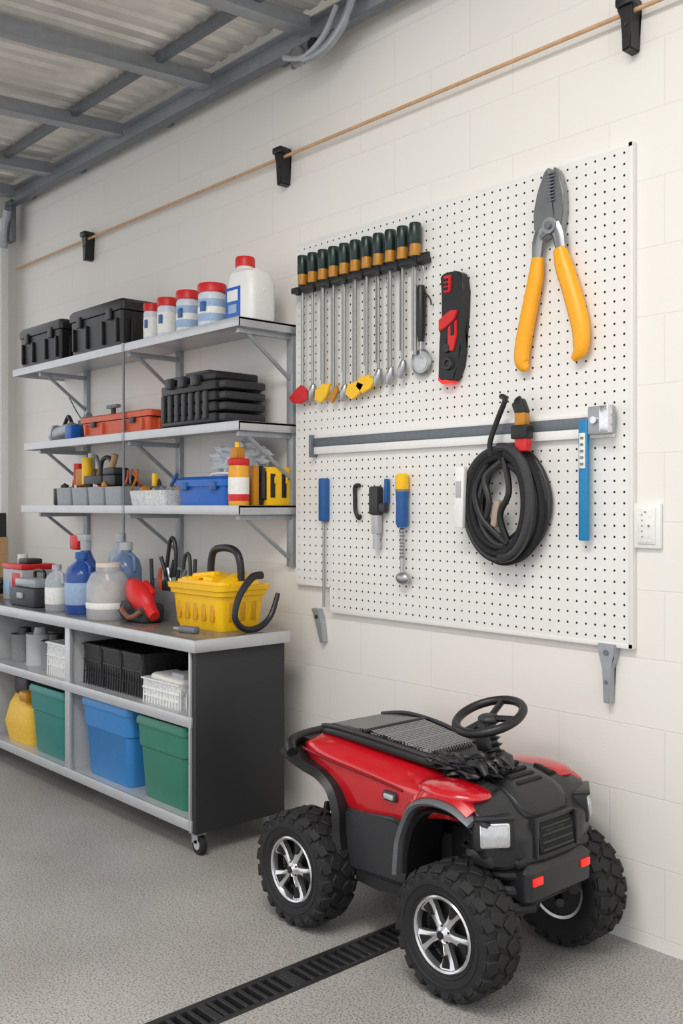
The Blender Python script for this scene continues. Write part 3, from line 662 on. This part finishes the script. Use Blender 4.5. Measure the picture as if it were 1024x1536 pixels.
# ---------------------------------------------------------------- ATV
A=empty('ride_on_atv',(-2.29,-.425,0))
alloy=M('alloy_silver',(212,212,214),.22,.9,bump=0)
rimdark=M('rim_dark',(14,14,15),.5)
tyre=M('tyre_rubber',(27,27,28),.7,bump=.4,scale=150)
trim=M('fender_trim_grey',(112,116,120),.38,.3)
hoodm=M('hood_black',(34,35,38),.34,bump=.05,scale=200)
wh=Obj('wheel_mesh')
R=.200
wh.lathe([(.112,-.062),(.124,-.069),(.160,-.078),(.182,-.074),(.196,-.060),(R-.002,-.03),(R,0),(R-.002,.03),(.196,.060),(.182,.074),(.160,.078),(.124,.069),(.112,.062),(.106,.05),(.106,-.05),(.112,-.062)],tyre,rot=(pi/2,0,0),seg=64)
n=20
for i in range(n):
    for sd in(-1,1):
        th=2*pi*(i+(.5 if sd>0 else 0))/n
        MX=Euler((0,th,0)).to_matrix().to_4x4()
        wh.box((0,sd*.024,R),(.042,.044,.014),tyre,.003,rot=(0,0,sd*.55),MX=MX,seg=1)
        wh.box((.008,sd*.060,R-.006),(.042,.032,.017),tyre,.003,rot=(-sd*.5,0,-sd*.15),MX=MX,seg=1)
        wh.box((.008,sd*.0745,R-.024),(.032,.007,.024),tyre,.0025,rot=(-sd*.2,0,0),MX=MX,seg=1)
for rr_ in (.128,.152): wh.lathe([(rr_,.0),(rr_+.003,.004),(rr_+.006,0)],tyre,(0,-.070 if rr_<.14 else -.076,0),(pi/2,0,0),seg=64)
wh.lathe([(.116,.060),(.119,.069),(.114,.073),(.108,.069),(.104,.052),(.102,.0),(.102,-.06),(.112,-.062)],alloy,rot=(pi/2,0,0),seg=64)
wh.lathe([(0,.020),(.104,.020),(.104,.010),(0,.010)],rimdark,rot=(pi/2,0,0),seg=48)
wh.lathe([(.103,.050),(.103,.02)],rimdark,rot=(pi/2,0,0),seg=48)
for i in range(5):
    th=2*pi*i/5+.3
    MX=Euler((0,th,0)).to_matrix().to_4x4()
    S_=[]
    for z,hw,yf,sk in ((.016,.013,-.064,0),(.04,.0125,-.060,.001),(.065,.016,-.056,.002),(.087,.024,-.058,.003),(.106,.036,-.066,.004)):
        S_.append([(-hw+sk,yf+.004,z),(-hw*.6+sk,yf,z),(hw*.6+sk,yf,z),(hw+sk,yf+.004,z),(hw+sk,yf+.022,z),(-hw+sk,yf+.022,z)])
    wh.loft(S_,alloy,MX=MX)
    wh.prism([(-.001,.064),(.006,.064),(.020,.101),(-.012,.101)],-.0670,-.050,rimdark,.001,MX=MX)
    wh.cyl((.016,-.066,.020),(.016,-.058,.020),.004,rimdark,seg=8,MX=MX)
wh.lathe([(0,.074),(.012,.074),(.016,.069),(.024,.066),(.030,.060),(.030,.04),(0,.04)],alloy,rot=(pi/2,0,0),seg=32)
wh.lathe([(0,.078),(.012,.077),(.013,.072),(0,.072)],blk,rot=(pi/2,0,0),seg=20)
wh.lathe([(0,-.05),(.09,-.05),(.100,-.03),(.100,-.055),(0,-.06)],dgr,rot=(pi/2,0,0),seg=32)
wo=wh.done();wme=wo.data;bpy.data.objects.remove(wo)
for i,(x,y,a,st) in enumerate(((.35,-.275,.0,.15),(-.345,-.275,0,.0),(.35,.275,pi,.1),(-.345,.275,pi,.2))):
    o=bpy.data.objects.new('wheel_%d'%(i+1),wme);sc.collection.objects.link(o);o.parent=A;o.location=(x,y,.196);o.rotation_euler=(0,st,a);o.scale=(.94,.98,.94)
o=Obj('chassis',parent=A)
o.box((-.02,0,.30),(.72,.22,.20),blk,.02);o.box((.33,0,.36),(.28,.26,.16),blk,.02)
for x in(.35,-.345): o.cyl((x,-.24,.196),(x,.24,.196),.02,dgr);o.box((x,0,.22),(.1,.16,.1),dgr,.02)
for sy in(-1,1):
    o.cyl((.35,sy*.19,.22),(.30,sy*.14,.47),.016,gry);o.lathe([(.02,0),(.032,.02),(.032,.12),(.02,.14)],blk,(.335,sy*.180,.28),(sy*.2,-.15,0))
    for k in range(5): o.lathe([(.026,-.004),(.034,0),(.026,.004)],dgr,(.338-.006*k,sy*(.185-.006*k),.30+.027*k))
    o.tube([(.22,sy*.1,.2),(.34,sy*.20,.19),(.45,sy*.1,.2)],.014,blk)
    o.tube([(-.45,sy*.08,.35),(-.36,sy*.18,.22),(-.2,sy*.1,.25)],.014,blk)
    o.tube([(.10,sy*.18,.24),(.16,sy*.19,.22),(.30,sy*.13,.24)],.018,blk)
for z in(.26,.31,.36):
    for sy in(-1,1): o.tube([(.32,sy*.18,z),(.42,sy*.19,z),(.47,sy*.15,z),(.5,sy*.1,z)],.019,blk)
o.done()
def sec(x,zt_,wt,ws,zm,zb,wb=None):
    wb=wb or ws*.93
    h=[(wt*.5,zt_),(wt-.010,zt_-.001),(wt,zt_-.005),((wt+ws)/2+.006,(zt_*.55+zm*.45)),(ws-.004,zm+.010),(ws,zm-.004),(ws*.985,(zm+zb)/2),(wb,zb+.006),(wb-.01,zb)]
    return [(x,y,z) for y,z in h]+[(x,-y,z) for y,z in reversed(h)]
o=Obj('red_body_shell',parent=A)
o.loft([sec(-.455,.60,.10,.16,.585,.565),sec(-.448,.615,.13,.20,.59,.555),sec(-.39,.638,.16,.235,.60,.53),sec(-.28,.642,.165,.245,.585,.47),sec(-.20,.635,.16,.24,.575,.41),sec(-.08,.62,.15,.225,.555,.385),sec(.04,.60,.145,.22,.54,.40),sec(.12,.59,.145,.235,.54,.44),sec(.22,.59,.15,.25,.55,.48),sec(.32,.575,.14,.23,.54,.48),sec(.34,.56,.13,.2,.53,.49)],red,sub=2)
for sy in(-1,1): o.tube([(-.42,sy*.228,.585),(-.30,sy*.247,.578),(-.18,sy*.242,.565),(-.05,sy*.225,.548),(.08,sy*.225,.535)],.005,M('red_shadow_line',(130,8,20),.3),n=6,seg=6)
o.done()
def fender(o,path,y0,y1,th,mat,drop=.0,n=5):
    C=catmull([(x,0,z) for x,z in path],n);S=[]
    for i,c in enumerate(C):
        t=(C[min(i+1,len(C)-1)]-C[max(i-1,0)]).normalized();nr=Vector((-t.z,0,t.x))
        if nr.z<0 and abs(t.x)>.3: nr=-nr
        a=c;b=c-nr*th
        ym=(y0+y1)/2;sy=1 if y1>y0 else -1
        S.append([(a.x,y0,a.z),(a.x,ym,a.z+.0),(a.x,y1-sy*.02,a.z-.002),(a.x+(b.x-a.x)*.6,y1,a.z+(b.z-a.z)*.6-drop),(b.x,y1-sy*.01,b.z-drop),(b.x,ym,b.z),(b.x,y0,b.z)])
    o.loft(S,mat)
arch=[(.095,.30),(.10,.37),(.112,.43),(.15,.51),(.2,.552),(.27,.568),(.35,.563),(.42,.535)]
arch2=[(.13,.50),(.19,.565),(.27,.588),(.35,.583),(.41,.556)]
o=Obj('front_fenders',parent=A)
for sy in(-1,1):
    fender(o,arch,sy*.14,sy*.305,.022,trim,.004)
    fender(o,arch2,sy*.10,sy*.292,.03,red)
    o.sph((.28,sy*.205,.578),(.13,.085,.028),red,3)
    fender(o,[(.12,.30),(.125,.38),(.16,.47),(.22,.525),(.3,.54),(.38,.53),(.42,.5)],sy*.12,sy*.28,.02,blk)
o.done()
o=Obj('rear_fenders',parent=A)
for sy in(-1,1):
    fender(o,[(-.475,.59),(-.43,.57),(-.36,.552),(-.28,.535),(-.215,.49),(-.185,.42),(-.18,.34),(-.17,.27)],sy*.17,sy*.285,.028,blk,.004)
    o.prism([(-.20,.42),(-.21,.30),(-.16,.225),(-.02,.215),(.10,.235),(.12,.30),(.10,.42),(.04,.44),(-.1,.425)],min(sy*.14,sy*.235),max(sy*.14,sy*.235),dgr,.01)
    o.prism([(-.12,.235),(.10,.245),(.11,.225),(.0,.195),(-.12,.2)],min(sy*.2,sy*.25),max(sy*.2,sy*.25),blk,.004)
    o.box((.02,sy*.222,.505),(.066,.022,.034),dgr,.010);o.box((.02,sy*.232,.505),(.045,.010,.018),glass,.006)
o.tube([(-.42,-.275,.575),(-.465,-.24,.60),(-.482,-.14,.61),(-.485,0,.61),(-.482,.14,.61),(-.465,.24,.60),(-.42,.275,.575)],.020,blk,seg=12)
o.rr([(-.445,0,.09,.38,.585,.03),(-.445,0,.09,.40,.612,.03)],blk)
o.done()
o=Obj('seat',parent=A)
def sseat(x,w,z0,z1): 
    h=[(w*.45,z1-.004),(w*.90,z1),(w*1.0,z1-.004),(w*1.04,z1-.016),(w*1.03,z0)]
    return [(x,y,z) for y,z in h]+[(x,-y,z) for y,z in reversed(h)]
o.loft([sseat(-.425,.11,.615,.642),sseat(-.41,.155,.615,.656),sseat(-.3,.180,.62,.672),sseat(-.15,.176,.61,.666),sseat(0,.155,.595,.648),sseat(.12,.13,.58,.63),sseat(.16,.11,.58,.615)],blk,sub=2)
for sy in(-1,1): o.tube([(-.40,sy*.148,.655),(-.3,sy*.174,.670),(-.15,sy*.171,.665),(0,sy*.150,.648),(.12,sy*.125,.63)],.008,dgr,seg=8)
for x0,x1,w0,w1,za,zb in ((-.38,-.19,.115,.135,.661,.675),(-.165,.09,.135,.105,.673,.646)):
    o.loft([[(x0,-w0,za-.02),(x0,w0,za-.02),(x0,w0,za),(x0,-w0,za)],[(x1,-w1,zb-.02),(x1,w1,zb-.02),(x1,w1,zb),(x1,-w1,zb)]],seatmesh)
o.tube([(-.178,-.16,.670),(-.176,0,.672),(-.178,.16,.670)],.008,blk)
o.done()
HX=-.015
o=Obj('hood',(HX,0,0),parent=A)
o.loft([sec(.12,.60,.08,.12,.57,.46),sec(.2,.612,.11,.15,.575,.46),sec(.30,.610,.14,.18,.57,.44),sec(.37,.598,.18,.235,.565,.42),sec(.42,.580,.20,.272,.550,.405),sec(.455,.555,.19,.272,.525,.395),sec(.47,.535,.17,.265,.51,.39),sec(.49,.51,.14,.22,.485,.385),sec(.515,.49,.12,.16,.465,.385),sec(.522,.47,.10,.14,.45,.39)],hoodm,sub=2)
o.loft([sec(.20,.618,.07,.09,.6,.57),sec(.34,.622,.09,.11,.6,.56),sec(.45,.590,.10,.125,.565,.5),sec(.505,.535,.09,.115,.51,.46)],hoodm,sub=2)
for k in range(4): o.box((.33+.03*k,0,.624-.010*k),(.014,.12,.012),blk2,.003,rot=(0,.3,0))
for sy in(-1,1):
    o.box((.37,sy*.155,.592),(.07,.05,.012),blk2,.004,rot=(sy*-.3,.2,0))
    for k in range(3): o.box((.35+.02*k,sy*.155,.600-.004*k),(.006,.045,.006),dgr,.001,rot=(sy*-.3,.2,0))
o.box((.508,0,.455),(.03,.17,.09),blk2,.006,rot=(0,-.2,0))
for k in range(4): o.box((.527-.004*k,0,.422+.021*k),(.014,.15,.007),dgr,.002)
o.box((.505,0,.508),(.03,.19,.014),hoodm,.005)
for sy in(-1,1):
    R_=(0,-.12,sy*.62)
    d_=Vector((math.cos(.62),sy*math.sin(.62),0))
    c0=Vector((.448,sy*.215,.487))
    o.box(tuple(c0),(.07,.125,.098),blk,.014,rot=R_)
    o.box(tuple(c0+d_*.018),(.045,.095,.074),chrome,.010,rot=R_)
    o.box(tuple(c0+d_*.026),(.040,.085,.064),glass,.010,rot=R_)
    o.box(tuple(c0+d_*.010+Vector((0,0,.048))),(.06,.12,.014),hoodm,.005,rot=R_)
    o.box((.515,sy*.1,.455),(.03,.014,.11),hoodm,.005)
    o.box((.435,sy*.215,.415),(.08,.08,.05),hoodm,.015)
o.done()
o=Obj('bumper',(HX,0,0),parent=A)
o.rr([(.47,0,.11,.29,.275,.02),(.475,0,.135,.325,.29,.025),(.475,0,.135,.325,.37,.025),(.465,0,.11,.29,.39,.02)],hoodm)
o.box((.42,0,.40),(.2,.36,.03),blk,.01);o.box((.46,0,.27),(.10,.24,.03),blk,.01)
for sy in(-1,1): o.box((.542,sy*.12,.345),(.012,.045,.024),ledred,.003)
o.tube([(.40,-.22,.39),(.47,-.2,.395),(.51,-.1,.40),(.515,0,.40),(.51,.1,.40),(.47,.2,.395),(.40,.22,.39)],.016,blk)
o.done()
o=Obj('steering_wheel',parent=A)
o.cyl((.29,0,.56),(.235,0,.72),.034,blk,.026);o.lathe([(.03,0),(.055,.01),(.055,.04),(.03,.06)],dgr,(.285,0,.60),(0,-.3,0))
for k in range(4): o.lathe([(.028,-.006),(.040,0),(.028,.006)],blk,(.27-.008*k,0,.635+.02*k),(0,-.3,0))
n=Vector((-.06,-.34,.93)).normalized();u=Vector((0,1,0));u=(u-n*u.dot(n)).normalized();v=n.cross(u);cc=Vector((.235,0.015,.765))
o.tube([tuple(cc+u*.112*math.cos(q*pi/6)+v*.112*math.sin(q*pi/6)) for q in range(12)],.0145,blk,n=4,seg=12,closed=True)
o.sph(tuple(cc-Vector((0,0,.008))),(.038,.038,.018),dgr,3)
for q in(.2,pi-.2,-pi/2): o.tube([tuple(cc-Vector((0,0,.006))),tuple(cc+(u*.11*math.cos(q)+v*.11*math.sin(q)))],.011,blk,n=2)
o.cyl((.235,0,.70),tuple(cc),.026,dgr)
o.box((.25,-.035,.70),(.05,.03,.07),blk,.01,rot=(0,-.3,0));o.box((.245,-.02,.735),(.05,.06,.03),blk,.01)
o.done()
o=Obj('leather_glove',parent=A)
o.sph((.24,-.11,.625),(.11,.06,.03),blk,4,.8,12)
o.sph((.30,-.09,.635),(.06,.05,.03),blk,4,.9,14)
for k in range(4): o.tube([(.28+.01*k,-.13+.03*k,.64),(.33,-.14+.035*k,.65),(.36+.01*(k%2),-.15+.04*k,.625)],[.018,.016,.010],blk)
o.sph((.16,-.10,.625),(.07,.05,.024),blk,4,.8,12)
o.done()

# ---------------------------------------------------------------- lights, world, camera
wd=bpy.data.worlds.new('daylight');sc.world=wd;wd.use_nodes=True
bg=wd.node_tree.nodes['Background'];bg.inputs[0].default_value=(.96,.975,1,1);bg.inputs[1].default_value=1.24
def area(name,loc,size,pw,rot=(0,0,0),col=(1,1,1)):
    l=bpy.data.lights.new(name,'AREA');l.shape='RECTANGLE';l.size=size[0];l.size_y=size[1];l.energy=pw;l.color=col
    o=bpy.data.objects.new(name,l);o.location=loc;o.rotation_euler=rot;sc.collection.objects.link(o)
area('added_top_light',(-1.3,-2.6,3.95),(2.0,.8),95,col=(1,.965,.91))  # unseen area lamp added to give light from above, no fixture modelled
area('added_top_light',(-1.3,-4.8,3.95),(2.0,.8),60,col=(1,.965,.91))  # second added top lamp, behind the camera and out of view
cam=bpy.data.cameras.new('camera');cam.sensor_fit='HORIZONTAL';cam.sensor_width=36;cam.lens=36*1478/1024;cam.shift_y=-10/1024
co=bpy.data.objects.new('camera',cam);co.location=(0,-2.91,1.45);co.rotation_euler=(pi/2,0,math.radians(47.95));sc.collection.objects.link(co)
sc.camera=co
sc.view_settings.view_transform='Standard'
